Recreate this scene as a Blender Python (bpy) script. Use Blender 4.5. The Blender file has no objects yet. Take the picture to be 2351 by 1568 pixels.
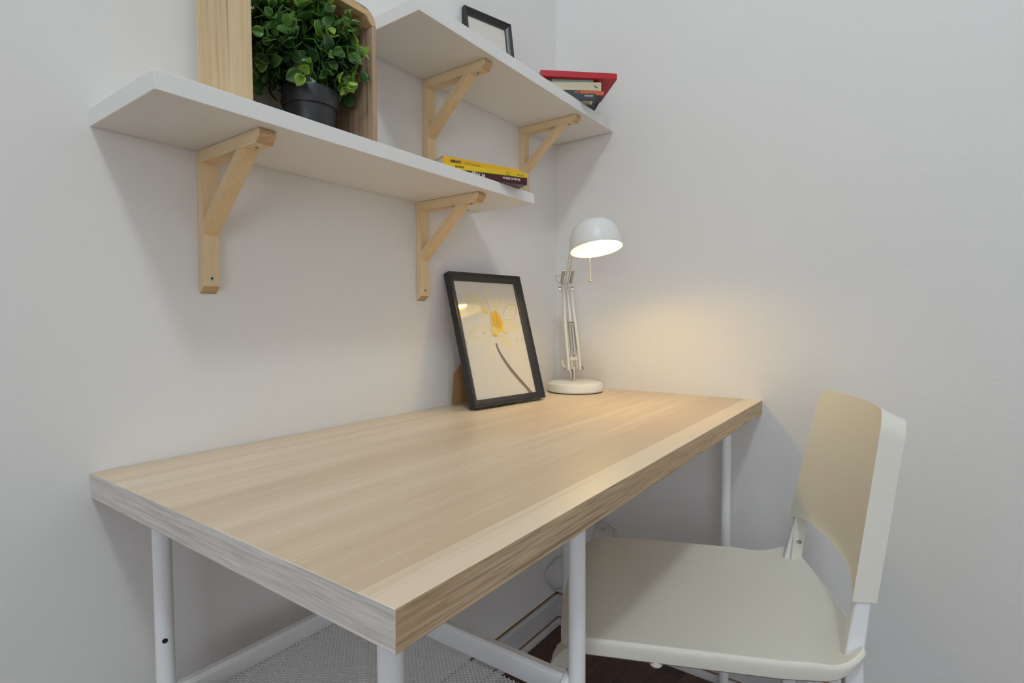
import bpy, bmesh, math, random
from math import sin, cos, pi, radians, sqrt
from mathutils import Vector, Matrix, Euler

random.seed(7)
scene = bpy.context.scene
COL = scene.collection
TOP = 0.745                      # height of the desk top above the floor; the code below measures z from the desk top

# ------------------------------------------------------------------ materials
MATS = {}
def new_mat(name):
    m = bpy.data.materials.new(name); m.use_nodes = True
    nt = m.node_tree; b = nt.nodes['Principled BSDF']
    MATS[name] = m
    return m, nt, b
def plain(name, col, rough=.5, metal=0., spec=.5, bump=0., bscale=400., coat=0.):
    m, nt, b = new_mat(name)
    b.inputs['Base Color'].default_value = (*col, 1)
    b.inputs['Roughness'].default_value = rough
    b.inputs['Metallic'].default_value = metal
    b.inputs['Specular IOR Level'].default_value = spec
    b.inputs['Coat Weight'].default_value = coat
    tc = nt.nodes.new('ShaderNodeTexCoord')
    n = nt.nodes.new('ShaderNodeTexNoise'); n.inputs['Scale'].default_value = bscale; n.inputs['Detail'].default_value = 3
    nt.links.new(tc.outputs['Object'], n.inputs['Vector'])
    if bump:
        bp = nt.nodes.new('ShaderNodeBump'); bp.inputs['Strength'].default_value = bump; bp.inputs['Distance'].default_value = .001
        nt.links.new(n.outputs['Fac'], bp.inputs['Height']); nt.links.new(bp.outputs['Normal'], b.inputs['Normal'])
    else:                                             # faint wear in the gloss
        mr = nt.nodes.new('ShaderNodeMapRange'); mr.inputs['To Min'].default_value = max(0, rough-.03); mr.inputs['To Max'].default_value = min(1, rough+.03)
        nt.links.new(n.outputs['Fac'], mr.inputs['Value']); nt.links.new(mr.outputs['Result'], b.inputs['Roughness'])
    return m
def wood(name, c_light, c_dark, axis='x', rough=.5, fine=220., band=16., strip=0., contrast=1., along=1.2, bump=.1, c_line=None, strip_amt=.25, gmix=.4, line=None, lo=.58, hi=.72):
    """procedural wood grain running along one object axis"""
    m, nt, b = new_mat(name); L = nt.links
    tc = nt.nodes.new('ShaderNodeTexCoord')
    def stretched(sa, sc, detail, dist=0.):
        mp = nt.nodes.new('ShaderNodeMapping')
        sv = {'x': (sa, sc, sc), 'y': (sc, sa, sc), 'z': (sc, sc, sa)}[axis]
        mp.inputs['Scale'].default_value = sv
        L.new(tc.outputs['Object'], mp.inputs['Vector'])
        n = nt.nodes.new('ShaderNodeTexNoise'); n.inputs['Scale'].default_value = 1; n.inputs['Detail'].default_value = detail
        n.inputs['Distortion'].default_value = dist
        L.new(mp.outputs['Vector'], n.inputs['Vector'])
        return n.outputs['Fac']
    def math_(op, a, bb):
        k = nt.nodes.new('ShaderNodeMath'); k.operation = op
        for i, v in enumerate((a, bb)):
            if isinstance(v, (int, float)): k.inputs[i].default_value = v
            else: L.new(v, k.inputs[i])
        return k.outputs[0]
    broad = stretched(along, band, 3, .4)
    grain = stretched(along*5, fine, 4, .2)
    f = math_('ADD', math_('MULTIPLY', broad, 1-gmix), math_('MULTIPLY', grain, gmix))
    if strip:
        sx = nt.nodes.new('ShaderNodeSeparateXYZ'); L.new(tc.outputs['Object'], sx.inputs[0])
        w = nt.nodes.new('ShaderNodeTexWhiteNoise'); w.noise_dimensions = '1D'
        src = sx.outputs['Y' if axis == 'x' else 'X']
        L.new(math_('FLOOR', math_('DIVIDE', math_('ADD', src, .020+strip*23), strip), 0), w.inputs['W'])
        f = math_('ADD', f, math_('MULTIPLY', math_('SUBTRACT', w.outputs['Value'], .5), strip_amt))
    f = math_('ADD', math_('MULTIPLY', math_('SUBTRACT', f, .5), 2.4*contrast), .5)
    cr = nt.nodes.new('ShaderNodeValToRGB')
    cr.color_ramp.elements[0].color = (*c_dark, 1); cr.color_ramp.elements[1].color = (*c_light, 1)
    cr.color_ramp.elements[0].position = .12; cr.color_ramp.elements[1].position = .75
    L.new(f, cr.inputs['Fac'])
    out = cr.outputs['Color']
    if c_line:                                        # occasional dark growth lines
        ln = stretched(along*.8, line or fine*.33, 5, .6)
        r2 = nt.nodes.new('ShaderNodeMapRange'); r2.inputs['From Min'].default_value = lo; r2.inputs['From Max'].default_value = hi
        L.new(ln, r2.inputs['Value'])
        mx = nt.nodes.new('ShaderNodeMix'); mx.data_type = 'RGBA'
        L.new(math_('MULTIPLY', r2.outputs['Result'], .8), mx.inputs['Factor']); L.new(out, mx.inputs['A']); mx.inputs['B'].default_value = (*c_line, 1)
        out = mx.outputs['Result']
    L.new(out, b.inputs['Base Color'])
    b.inputs['Roughness'].default_value = rough
    if bump:
        bp = nt.nodes.new('ShaderNodeBump'); bp.inputs['Strength'].default_value = bump; bp.inputs['Distance'].default_value = .0006
        L.new(grain, bp.inputs['Height']); L.new(bp.outputs['Normal'], b.inputs['Normal'])
    return m

def wall_mat(name, col):
    m, nt, b = new_mat(name); L = nt.links
    tc = nt.nodes.new('ShaderNodeTexCoord')
    n1 = nt.nodes.new('ShaderNodeTexNoise'); n1.inputs['Scale'].default_value = 95; n1.inputs['Detail'].default_value = 4; n1.inputs['Roughness'].default_value = .6
    n2 = nt.nodes.new('ShaderNodeTexNoise'); n2.inputs['Scale'].default_value = 2.2; n2.inputs['Detail'].default_value = 2
    L.new(tc.outputs['Object'], n1.inputs['Vector']); L.new(tc.outputs['Object'], n2.inputs['Vector'])
    cr = nt.nodes.new('ShaderNodeValToRGB')
    cr.color_ramp.elements[0].color = (*[c*.97 for c in col], 1); cr.color_ramp.elements[1].color = (*[min(1, c*1.02) for c in col], 1)
    L.new(n2.outputs['Fac'], cr.inputs['Fac']); L.new(cr.outputs['Color'], b.inputs['Base Color'])
    bp = nt.nodes.new('ShaderNodeBump'); bp.inputs['Strength'].default_value = .15; bp.inputs['Distance'].default_value = .0035
    L.new(n1.outputs['Fac'], bp.inputs['Height']); L.new(bp.outputs['Normal'], b.inputs['Normal'])
    b.inputs['Roughness'].default_value = .75; b.inputs['Specular IOR Level'].default_value = .25
    return m

WALL = wall_mat('wall_paint', (.79, .78, .765))
WALLF = wall_mat('wall_paint_far', (.52, .51, .49))
CEIL = plain('ceiling_paint', (.8, .8, .79), .9, bump=.2, bscale=120)
TRIMW = plain('trim_paint', (.62, .61, .62), .4)
GAP = plain('joint_tan', (.27, .155, .07), .8)
SHELFW = plain('white_laminate', (.80, .79, .775), .42)
PINE = wood('pine_upright', (.80, .64, .40), (.70, .51, .27), 'z', .55, 160, 40, contrast=.7, along=3)
PINE_Y = wood('pine_arm', (.80, .64, .40), (.70, .51, .27), 'y', .55, 160, 40, contrast=.7, along=3)
PINE_D = wood('pine_brace', (.79, .61, .37), (.69, .49, .25), 'z', .55, 160, 40, contrast=.7, along=3)
PINE_E = wood('pine_end_grain', (.60, .40, .22), (.42, .26, .13), 'x', .6, 300, 140, contrast=.8, along=20)
OAK = wood('oak_top', (.80, .655, .495), (.63, .48, .33), 'x', .38, 330, 26, strip=.079, contrast=.75, along=1.3, bump=.05, c_line=(.54, .39, .25), strip_amt=.42, gmix=.42, line=170, lo=.58, hi=.85)
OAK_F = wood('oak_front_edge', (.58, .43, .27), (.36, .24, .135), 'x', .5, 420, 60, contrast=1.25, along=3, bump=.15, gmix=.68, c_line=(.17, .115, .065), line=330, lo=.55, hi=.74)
OAK_S = wood('oak_side_edge', (.75, .70, .645), (.49, .455, .42), 'y', .45, 420, 60, contrast=.9, along=3.5, bump=.12, gmix=.5, c_line=(.33, .31, .295), line=300, lo=.57, hi=.72)
STEEL = plain('white_powder_coat', (.85, .865, .88), .35)
BLACKHOLE = plain('dark_hole', (.008, .008, .01), .9)
CRATE_Z = wood('crate_wood_upright', (.70, .54, .33), (.58, .40, .21), 'z', .65, 130, 38, contrast=.9, along=2.2, bump=.3, c_line=(.36, .21, .09), line=105, lo=.57, hi=.66)
CRATE_X = wood('crate_wood_across', (.62, .43, .23), (.44, .27, .12), 'x', .65, 130, 38, contrast=.9, along=2.2, bump=.3, c_line=(.24, .13, .05), line=105, lo=.57, hi=.66)
CRATE_SHADED = wood('crate_wood_shaded', (.46, .32, .21), (.31, .20, .125), 'z', .7, 130, 38, contrast=.9, along=2.2, bump=.3, c_line=(.22, .14, .08), line=105, lo=.56, hi=.66)  # darker copy of the crate wood; the panel's shade is put into its colour
POTM = plain('pot_black', (.022, .023, .027), .42)
SOIL = plain('soil_dark', (.02, .014, .009), .95, bump=1, bscale=160)
STEM = plain('stem_green', (.16, .28, .05), .5)
FRAMEB = plain('frame_black', (.020, .019, .021), .36)
PAPER = plain('print_paper', (.72, .68, .60), .7)
PET = [plain('petal_cream', (.75, .70, .56), .7), plain('petal_yellowish', (.74, .67, .46), .7), plain('petal_yellow', (.80, .62, .17), .7),
       plain('stamen_orange', (.80, .43, .035), .7), plain('stamen_yellow', (.82, .56, .06), .7), plain('petal_shade', (.62, .56, .40), .7),
       plain('print_stem', (.23, .15, .12), .7), plain('print_mark', (.36, .30, .25), .7), plain('stamen_rust', (.62, .30, .03), .7)]
GREYP = [plain('print_grey', (.62, .57, .53), .7), plain('print_grey_light', (.70, .66, .62), .7)]
BOARD = plain('hardboard', (.34, .20, .085), .8, bump=.3, bscale=300)
PLASTIC = plain('chair_plastic', (.80, .775, .69), .5, bump=.03, bscale=900)
CHROME = plain('steel_metal', (.60, .57, .52), .25, metal=1)
BRASSY = plain('rod_metal', (.72, .60, .45), .25, metal=1)
LAMPW = plain('lamp_white', (.80, .80, .78), .35)
FOOT = plain('lamp_foot_dark', (.02, .02, .02), .8)
CORDM = plain('cord_white', (.66, .64, .60), .5)
PAGES = plain('book_pages', (.70, .66, .57), .9)
def cover(n, c, r=.35): return plain(n, c, r)
INK = plain('ink_black', (.03, .02, .01), .6); INKG = plain('ink_grey', (.33, .22, .02), .6); INKW = plain('ink_white', (.78, .75, .70), .6)

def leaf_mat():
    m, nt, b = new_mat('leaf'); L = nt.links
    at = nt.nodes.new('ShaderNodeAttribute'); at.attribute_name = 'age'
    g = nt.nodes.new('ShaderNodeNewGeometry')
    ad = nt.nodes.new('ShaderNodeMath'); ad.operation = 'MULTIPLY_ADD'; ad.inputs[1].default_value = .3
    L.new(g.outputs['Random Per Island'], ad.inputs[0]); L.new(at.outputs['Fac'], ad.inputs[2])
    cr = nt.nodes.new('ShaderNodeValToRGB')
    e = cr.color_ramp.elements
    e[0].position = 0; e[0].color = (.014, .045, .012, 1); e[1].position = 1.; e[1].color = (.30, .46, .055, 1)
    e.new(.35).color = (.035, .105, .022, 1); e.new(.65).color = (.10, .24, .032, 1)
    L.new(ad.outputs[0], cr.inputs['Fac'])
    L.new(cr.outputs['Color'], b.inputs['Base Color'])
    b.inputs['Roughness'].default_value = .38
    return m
LEAF = leaf_mat()

def glass_mat():
    m = bpy.data.materials.new('picture_glass'); m.use_nodes = True; nt = m.node_tree; nt.nodes.clear()
    o = nt.nodes.new('ShaderNodeOutputMaterial'); t = nt.nodes.new('ShaderNodeBsdfTransparent'); g = nt.nodes.new('ShaderNodeBsdfGlossy')
    g.inputs['Roughness'].default_value = .06
    tc = nt.nodes.new('ShaderNodeTexCoord'); n = nt.nodes.new('ShaderNodeTexNoise'); n.inputs['Scale'].default_value = 12
    mr = nt.nodes.new('ShaderNodeMapRange'); mr.inputs['To Min'].default_value = .05; mr.inputs['To Max'].default_value = .085
    nt.links.new(tc.outputs['Object'], n.inputs['Vector']); nt.links.new(n.outputs['Fac'], mr.inputs['Value']); nt.links.new(mr.outputs['Result'], g.inputs['Roughness'])
    lw = nt.nodes.new('ShaderNodeLayerWeight'); lw.inputs['Blend'].default_value = .5
    pw = nt.nodes.new('ShaderNodeMath'); pw.operation = 'POWER'; pw.inputs[1].default_value = 5
    f = nt.nodes.new('ShaderNodeMath'); f.operation = 'MULTIPLY_ADD'; f.inputs[1].default_value = .7; f.inputs[2].default_value = .035
    nt.links.new(lw.outputs['Facing'], pw.inputs[0]); nt.links.new(pw.outputs[0], f.inputs[0])
    mx = nt.nodes.new('ShaderNodeMixShader')
    nt.links.new(f.outputs[0], mx.inputs[0]); nt.links.new(t.outputs[0], mx.inputs[1]); nt.links.new(g.outputs[0], mx.inputs[2]); nt.links.new(mx.outputs[0], o.inputs[0])
    return m
GLASS = glass_mat()

def emit(name, col, strength):
    m = bpy.data.materials.new(name); m.use_nodes = True; nt = m.node_tree; nt.nodes.clear()
    o = nt.nodes.new('ShaderNodeOutputMaterial'); e = nt.nodes.new('ShaderNodeEmission')
    e.inputs[0].default_value = (*col, 1); e.inputs[1].default_value = strength
    nt.links.new(e.outputs[0], o.inputs[0]); return m
BULB = emit('bulb_glow', (1., .655, .15), 168.)
BULBS = emit('bulb_frosted', (1., .78, .42), 10.)

def parquet():
    m, nt, b = new_mat('parquet'); L = nt.links
    tc = nt.nodes.new('ShaderNodeTexCoord')
    br = nt.nodes.new('ShaderNodeTexBrick')
    br.inputs['Scale'].default_value = 1; br.inputs['Brick Width'].default_value = .24; br.inputs['Row Height'].default_value = .06
    br.inputs['Mortar Size'].default_value = .0012; br.offset = .5
    br.inputs['Color1'].default_value = (.055, .022, .012, 1); br.inputs['Color2'].default_value = (.15, .065, .03, 1); br.inputs['Mortar'].default_value = (.012, .006, .004, 1)
    mp = nt.nodes.new('ShaderNodeMapping'); mp.inputs['Rotation'].default_value = (0, 0, radians(8))
    L.new(tc.outputs['Object'], mp.inputs['Vector']); L.new(mp.outputs['Vector'], br.inputs['Vector'])
    n = nt.nodes.new('ShaderNodeTexNoise'); n.inputs['Scale'].default_value = 40
    L.new(mp.outputs['Vector'], n.inputs['Vector'])
    mx = nt.nodes.new('ShaderNodeMix'); mx.data_type = 'RGBA'; mx.blend_type = 'MULTIPLY'; mx.inputs['Factor'].default_value = .6
    L.new(br.outputs['Color'], mx.inputs['A']); L.new(n.outputs['Fac'], mx.inputs['B'])
    L.new(mx.outputs['Result'], b.inputs['Base Color']); b.inputs['Roughness'].default_value = .35
    return m
PARQ = parquet()

# ------------------------------------------------------------------ mesh helpers
class MB:
    def __init__(s): s.bm = bmesh.new()
    def face(s, vs, m=0):
        try: f = s.bm.faces.new(vs); f.material_index = m; return f
        except ValueError: return None
    def box(s, x0, x1, y0, y1, z0, z1, m=0, M=None):
        c = [Vector((x, y, z)) for z in (z0, z1) for y in (y0, y1) for x in (x0, x1)]
        if M: c = [M @ v for v in c]
        v = [s.bm.verts.new(p) for p in c]; out = []
        for q in ((0, 2, 3, 1), (4, 5, 7, 6), (0, 1, 5, 4), (2, 6, 7, 3), (0, 4, 6, 2), (1, 3, 7, 5)):
            out.append(s.face([v[i] for i in q], m))
        return out                                    # bottom, top, front(-y), back, left(-x), right
    def prism(s, poly, axis, a, b, m=0):
        """polygon in the two other axes, extruded along axis from a to b"""
        def P(p, t): return {'x': (t, p[0], p[1]), 'y': (p[0], t, p[1]), 'z': (p[0], p[1], t)}[axis]
        A = [s.bm.verts.new(P(p, a)) for p in poly]; B = [s.bm.verts.new(P(p, b)) for p in poly]
        s.face(list(reversed(A)), m); s.face(B, m); n = len(poly); out = []
        for i in range(n): out.append(s.face([A[i], A[(i+1) % n], B[(i+1) % n], B[i]], m))
        return out
    def tube(s, pts, r, seg=16, m=0, cap=True, closed=False):
        pts = [Vector(p) for p in pts]; rings = []; n = len(pts); up = None
        for i, p in enumerate(pts):
            if closed: d = (pts[(i+1) % n]-pts[i-1]).normalized()
            elif i == 0: d = (pts[1]-p).normalized()
            elif i == n-1: d = (p-pts[i-1]).normalized()
            else: d = (pts[i+1]-pts[i-1]).normalized()
            if up is None:
                up = Vector((0, 0, 1)) if abs(d.z) < .9 else Vector((1, 0, 0))
            a = (up - d*up.dot(d)).normalized(); up = a; b = d.cross(a)
            rr = r[i] if isinstance(r, (list, tuple)) else r
            rings.append([s.bm.verts.new(p + (a*cos(t)+b*sin(t))*rr) for t in (2*pi*k/seg for k in range(seg))])
        pairs = list(zip(rings, rings[1:])) + ([(rings[-1], rings[0])] if closed else [])
        for R0, R1 in pairs:
            for k in range(seg): s.face([R0[k], R0[(k+1) % seg], R1[(k+1) % seg], R1[k]], m)
        if cap and not closed: s.face(list(reversed(rings[0])), m); s.face(rings[-1], m)
    def lathe(s, prof, seg=48, m=0, M=None):
        """profile of (radius, height) revolved round z"""
        rings = []
        for r, h in prof:
            if r < 1e-6: rings.append([s.bm.verts.new((M @ Vector((0, 0, h))) if M else (0, 0, h))])
            else:
                ps = [Vector((r*cos(2*pi*k/seg), r*sin(2*pi*k/seg), h)) for k in range(seg)]
                rings.append([s.bm.verts.new(M @ p if M else p) for p in ps])
        for R0, R1 in zip(rings, rings[1:]):
            for k in range(seg):
                a = [R0[k % len(R0)], R0[(k+1) % len(R0)], R1[(k+1) % len(R1)], R1[k % len(R1)]]
                u = []
                for v in a:
                    if v not in u: u.append(v)
                if len(u) > 2: s.face(u, m)
    def grid(s, rows, m=0, closed_u=False):
        V = [[s.bm.verts.new(p) for p in r] for r in rows]
        for r0, r1 in zip(V, V[1:]):
            n = len(r0)
            for k in range(n if closed_u else n-1):
                s.face([r0[k], r0[(k+1) % n], r1[(k+1) % n], r1[k]], m)
        return V
    def poly(s, pts, m=0): return s.face([s.bm.verts.new(p) for p in pts], m)

def obj(name, mb, mats, parent=None, bevel=0., seg=2, smooth=True, kind=None, loc=None, label=None):
    bm = mb.bm if isinstance(mb, MB) else mb
    bmesh.ops.recalc_face_normals(bm, faces=bm.faces[:])
    me = bpy.data.meshes.new(name); bm.to_mesh(me); bm.free()
    mats = mats if isinstance(mats, (list, tuple)) else [mats]
    for m in mats: me.materials.append(m)
    o = bpy.data.objects.new(name, me); COL.objects.link(o)
    if parent: o.parent = parent
    if loc: o.location = loc
    if smooth:
        for p in me.polygons: p.use_smooth = True
        try: me.set_sharp_from_angle(angle=radians(35))
        except Exception: pass
    if bevel:
        b = o.modifiers.new('edge', 'BEVEL'); b.width = bevel; b.segments = seg; b.limit_method = 'ANGLE'; b.angle_limit = radians(35)
        b.harden_normals = False
    if kind: o['kind'] = kind
    if label: o['label'] = label
    return o
def tag(o, label, cat, group=None):
    o['label'] = label; o['category'] = cat
    if group: o['group'] = group
    return o
def thing(name, label, cat, loc=(0, 0, 0), rot=(0, 0, 0), group=None):
    o = bpy.data.objects.new(name, None); COL.objects.link(o); o.empty_display_size = .05
    o.location = loc; o.rotation_euler = rot
    return tag(o, label, cat, group)
def struct(name, mb, mats, **k): return obj(name, mb, mats, kind='structure', **k)
def lettering(text, size, name, mat, parent, M, bold=0., depth=.00025, width=None, flip=False):
    """raised lettering converted to a mesh; M places the baseline start, x along the words"""
    cu = bpy.data.curves.new(name, 'FONT'); cu.body = text; cu.size = size; cu.extrude = depth; cu.offset = bold
    tmp = bpy.data.objects.new('tmp_text', cu); COL.objects.link(tmp)
    dg = bpy.context.evaluated_depsgraph_get()
    me = bpy.data.meshes.new_from_object(tmp.evaluated_get(dg))
    COL.objects.unlink(tmp); bpy.data.objects.remove(tmp)
    me.name = name; me.materials.clear(); me.materials.append(mat)
    xs = [v.co.x for v in me.vertices]; w = max(xs)-min(xs)
    S = Matrix.Scale(width/w, 4, (1, 0, 0)) if width else Matrix()
    me.transform(M @ S)
    o = bpy.data.objects.new(name, me); COL.objects.link(o); o.parent = parent
    return o

# ------------------------------------------------------------------ the room
FZ = -TOP; CZ = 2.52                                  # floor and ceiling, measured from the desk top
RX, RY = -4.4, -4.0
m = MB(); m.box(RX-.1, .1, 0, .12, FZ-.1, CZ+.1); struct('wall_left', m, WALL, smooth=False)
m = MB(); m.box(0, .12, RY-.1, 0, FZ-.1, CZ+.1); struct('wall_right', m, WALL, smooth=False)
m = MB(); m.box(RX-.1, 0, RY-.12, RY, FZ-.1, CZ+.1); struct('wall_front', m, WALL, smooth=False)
WY0, WY1, WZ0, WZ1 = -3.7, -1.5, -.60, 1.35             # the window opening in the wall behind the camera
m = MB()
m.box(RX-.2, RX, RY-.1, WY0, FZ-.1, CZ+.1); m.box(RX-.2, RX, WY1, .1, FZ-.1, CZ+.1)
m.box(RX-.2, RX, WY0, WY1, FZ-.1, WZ0); m.box(RX-.2, RX, WY0, WY1, WZ1, CZ+.1)
struct('wall_back', m, WALLF, smooth=False)
m = MB()
for y0, y1, z0, z1 in ((WY0, WY0+.05, WZ0, WZ1), (WY1-.05, WY1, WZ0, WZ1), (WY0, WY1, WZ0, WZ0+.05), (WY0, WY1, WZ1-.05, WZ1), ((WY0+WY1)/2-.025, (WY0+WY1)/2+.025, WZ0, WZ1)):
    m.box(RX-.12, RX-.06, y0, y1, z0, z1)
struct('window_1', m, TRIMW, smooth=False)
m = MB(); m.box(RX-.2, .12, RY-.12, .12, FZ-.1, FZ); struct('floor', m, PARQ, smooth=False)
m = MB(); m.box(RX-.2, .12, RY-.12, .12, CZ, CZ+.1); struct('ceiling', m, CEIL, smooth=False)

def baseboard(name, along, L0, L1):
    """board with a rounded cap and a shoe strip; tan joint lines show on top of each"""
    h = .086
    prof = [(0, FZ), (.026, FZ), (.026, FZ+.010), (.022, FZ+.018), (.014, FZ+.0185), (.014, FZ+h-.018), (.017, FZ+h-.014), (.017, FZ+h-.005), (.012, FZ+h), (0, FZ+h)]
    m = MB()
    if along == 'x': m.prism([(-a, b) for a, b in prof], 'x', L0, L1)
    else: m.prism([(-a, b) for a, b in prof], 'y', L0, L1)
    def strip(d0, d1, z0, z1):
        if along == 'x': m.box(L0, L1, -d1, -d0, z0, z1, 1)
        else: m.box(-d1, -d0, L0, L1, z0, z1, 1)
    strip(0, .006, FZ+h, FZ+h+.0016); strip(.014, .0185, FZ+.0185, FZ+.0198)
    return struct(name, m, [TRIMW, GAP])
baseboard('baseboard_left', 'x', RX, 0); baseboard('baseboard_right', 'y', RY, 0)

# ------------------------------------------------------------------ desk
DL, DW, DT = 1.2, .5956, .0335
desk = thing('desk', 'long light oak desk on white tubular legs with a mesh shelf below', 'desk', (-DL/2, -DW/2, FZ))
OFF = Vector((DL/2, DW/2, -FZ))                       # desk-top coordinates to the desk's own
def D(p): return Vector(p)+OFF
m = MB(); f = m.box(*[v+o for v, o in zip((-DL, 0), (OFF.x,)*2)], *[v+OFF.y for v in (-DW, -.001)], *[v+OFF.z for v in (-DT, 0)])
f[2].material_index = 1; f[3].material_index = 1; f[4].material_index = 2; f[5].material_index = 2
obj('tabletop', m, [OAK, OAK_F, OAK_S], desk, bevel=.0008, seg=2)
LX0, LX1, LY0, LY1, RXL = -1.15, -.826, -.533, -.087, -.087
LR = .0113
def leg(x, y):
    m = MB(); m.tube([D((x, y, FZ+.004)), D((x, y, -DT))], LR, 24)
    o = obj('leg', m, STEEL, desk)
    m = MB(); m.lathe([(0, 0), (LR+.002, 0), (LR+.002, .012), (LR, .014), (0, .014)], 24, 0, Matrix.Translation(D((x, y, FZ))))
    obj('foot_cap', m, STEEL, o)
    return o
l1 = leg(LX0, LY1); leg(LX0, LY0); leg(LX1, LY0); leg(LX1, LY1); leg(RXL, LY0); l6 = leg(RXL, LY1)
hd = Vector((-.307, -.80, 0)).normalized()
m = MB(); m.lathe([(0, 0), (.0033, 0), (.0033, .0006), (0, .0006)], 20, 0, Matrix.Translation(D((LX0, LY1, -.2185))) @ (hd.to_track_quat('Z', 'Y').to_matrix().to_4x4()) @ Matrix.Translation((0, 0, LR-.0002)))
obj('screw_hole', m, BLACKHOLE, l1)
m = MB(); m.tube([D((RXL-.002, LY1-.010, -.60)), D((RXL+.004, LY1-.024, -.60))], .006, 14)
obj('knob', m, STEEL, l6)
# shelf frame between the left four legs
SZ = -.290; SH = .033
def rail(p0, p1):
    m = MB(); a, b = Vector(p0), Vector(p1); d = (b-a).normalized(); n = Vector((-d.y, d.x, 0))
    w = .0085; k = .004
    prof = [(-w, -SH), (w, -SH), (w, -k), (w*.6, 0), (-w*.6, 0), (-w, -k)]
    rows = [[D(q + n*u + Vector((0, 0, v))) for u, v in prof] for q in (a, b)]
    V = m.grid(rows, closed_u=True)
    m.face(list(reversed(V[0]))); m.face(V[1])
    return obj('shelf_rail', m, STEEL, desk, bevel=.0012)
rail((LX0+.010, LY1, SZ), (LX1-.010, LY1, SZ))
rail((LX0+.010, LY0, SZ), (LX1-.010, LY0, SZ))
rail((LX0, LY0+.010, SZ), (LX0, LY1-.010, SZ))
rail((LX1, LY0+.010, SZ+.012), (LX1, LY1-.010, SZ+.012))
for x, y, dx, dy in ((LX0, LY1, 1, 0), (LX1, LY0, 0, 1), (LX1, LY1, 0, -1), (LX0, LY0, 1, 0)):
    m = MB(); z = SZ - .014 + (.012 if dx == 0 else 0)
    m.tube([D((x+dx*.009, y+dy*.009, z)), D((x+dx*.019, y+dy*.019, z))], .0155, 20)
    obj('rail_collar', m, STEEL, desk, bevel=.002)
def expanded_mesh():
    """expanded metal: rows of zigzag strands that touch their neighbours"""
    m = MB(); bm = m.bm
    x0, x1, y0, y1 = LX0+.008, LX1-.008, LY0+.006, LY1-.008
    z = SZ-SH+.006
    cx_, cy_ = .0018, .0042                           # half cell along the strand, pitch across
    nx = int((x1-x0)/cx_); ny = int((y1-y0)/cy_)
    w, t = .00085, .0005
    for j in range(ny):
        yc = y0+(j+.5)*cy_; rings = []
        for i in range(nx+1):
            s_ = 1 if (i//2+j) % 2 == 0 else -1
            s_ = (1, 1, -1, -1)[(i+(0 if j % 2 == 0 else 2)) % 4]
            y = yc+s_*cy_*.5*.92; x = x0+i*cx_; zz = z+s_*.0007
            rings.append([bm.verts.new(D((x, y+dy, zz+dz+dy*.7))) for dy, dz in ((-w, -t), (w, -t), (w, t), (-w, t))])
        for a, b in zip(rings, rings[1:]):
            for k in range(4): m.face([a[k], a[(k+1) % 4], b[(k+1) % 4], b[k]])
    return m
obj('mesh_shelf', expanded_mesh(), STEEL, desk, smooth=False)

# ------------------------------------------------------------------ wall shelves and brackets
S1 = dict(x0=-1.187, x1=-.4214, d=.1995, z=.4615, t=.0232)
S2 = dict(x0=-.770, x1=-.0071, d=.194, z=.7347, t=.0252)
def shelf(S, label):
    cx = (S['x0']+S['x1'])/2; w = (S['x1']-S['x0'])/2
    m = MB(); m.box(-w, w, -S['d'], -.0005, 0, S['t'])
    o = obj('wall_shelf', m, SHELFW, None, bevel=.0008, loc=(cx, 0, S['z']))
    return tag(o, label, 'shelf', 'white wall shelves')
s1 = shelf(S1, 'lower white wall shelf carrying a wooden crate and yellow books')
s2 = shelf(S2, 'upper white wall shelf carrying a small picture frame and a red-topped book stack')
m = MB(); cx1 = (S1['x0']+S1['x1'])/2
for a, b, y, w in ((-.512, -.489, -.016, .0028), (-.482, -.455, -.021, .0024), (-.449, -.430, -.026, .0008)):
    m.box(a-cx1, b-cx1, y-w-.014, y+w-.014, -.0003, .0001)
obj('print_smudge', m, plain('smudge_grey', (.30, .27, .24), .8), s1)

BW, BT = .0245, .0142
def bracket(label, group, x, z):
    """wooden angle bracket: wall upright, arm under the shelf, diagonal brace"""
    t = thing('shelf_bracket', label, 'bracket', (x, 0, z), (0, 0, 0), group)
    H, A, ah = .2165, .1795, .019
    m = MB(); f = m.prism([(-.0004, 0), (-.0004, -H), (-BT, -H+.0115), (-BT, 0)], 'x', 0, BW); f[1].material_index = 1
    obj('upright', m, [PINE, PINE_E], t, bevel=.0009)
    m = MB(); f = m.prism([(-BT, -.0004), (-BT, -ah), (-A+.011, -ah), (-A, -.0085), (-A+.0015, -.0004)], 'x', 0, BW); f[2].material_index = 1; f[3].material_index = 1
    obj('arm', m, [PINE_Y, PINE_E], t, bevel=.0009)
    # the brace: cut flat against upright and arm
    m = MB(); m.prism([(-BT, -.1065), (-BT, -.1275), (-.1355, -ah), (-.1165, -ah)], 'x', .0005, BW-.0005)
    obj('brace', m, PINE_D, t, bevel=.0007)
    def screw(p, d):
        M = Matrix.Translation(p) @ Vector(d).to_track_quat('Z', 'Y').to_matrix().to_4x4()
        m = MB(); m.lathe([(.0042, 0), (.0040, .0006), (.0030, .0008), (.0012, .0002), (0, .0002)], 20, 0, M)
        for a in (0, pi/2):
            R = M @ Matrix.Rotation(a+.4, 4, 'Z'); m.box(-.0022, .0022, -.0004, .0004, .0006, .0010, 1, R)
        obj('screw', m, [CHROME, BLACKHOLE], t)
    screw((BW/2, -BT, -.193), (0, -1, 0)); screw((BW/2, -.150, -ah), (0, 0, -1))
    return t
def dup(root, label, loc):
    r = root.copy(); COL.objects.link(r); r.location = loc; r['label'] = label
    for ch in root.children:
        c = ch.copy(); COL.objects.link(c); c.parent = r
        for g in ch.children:
            d = g.copy(); COL.objects.link(d); d.parent = c
    return r
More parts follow.
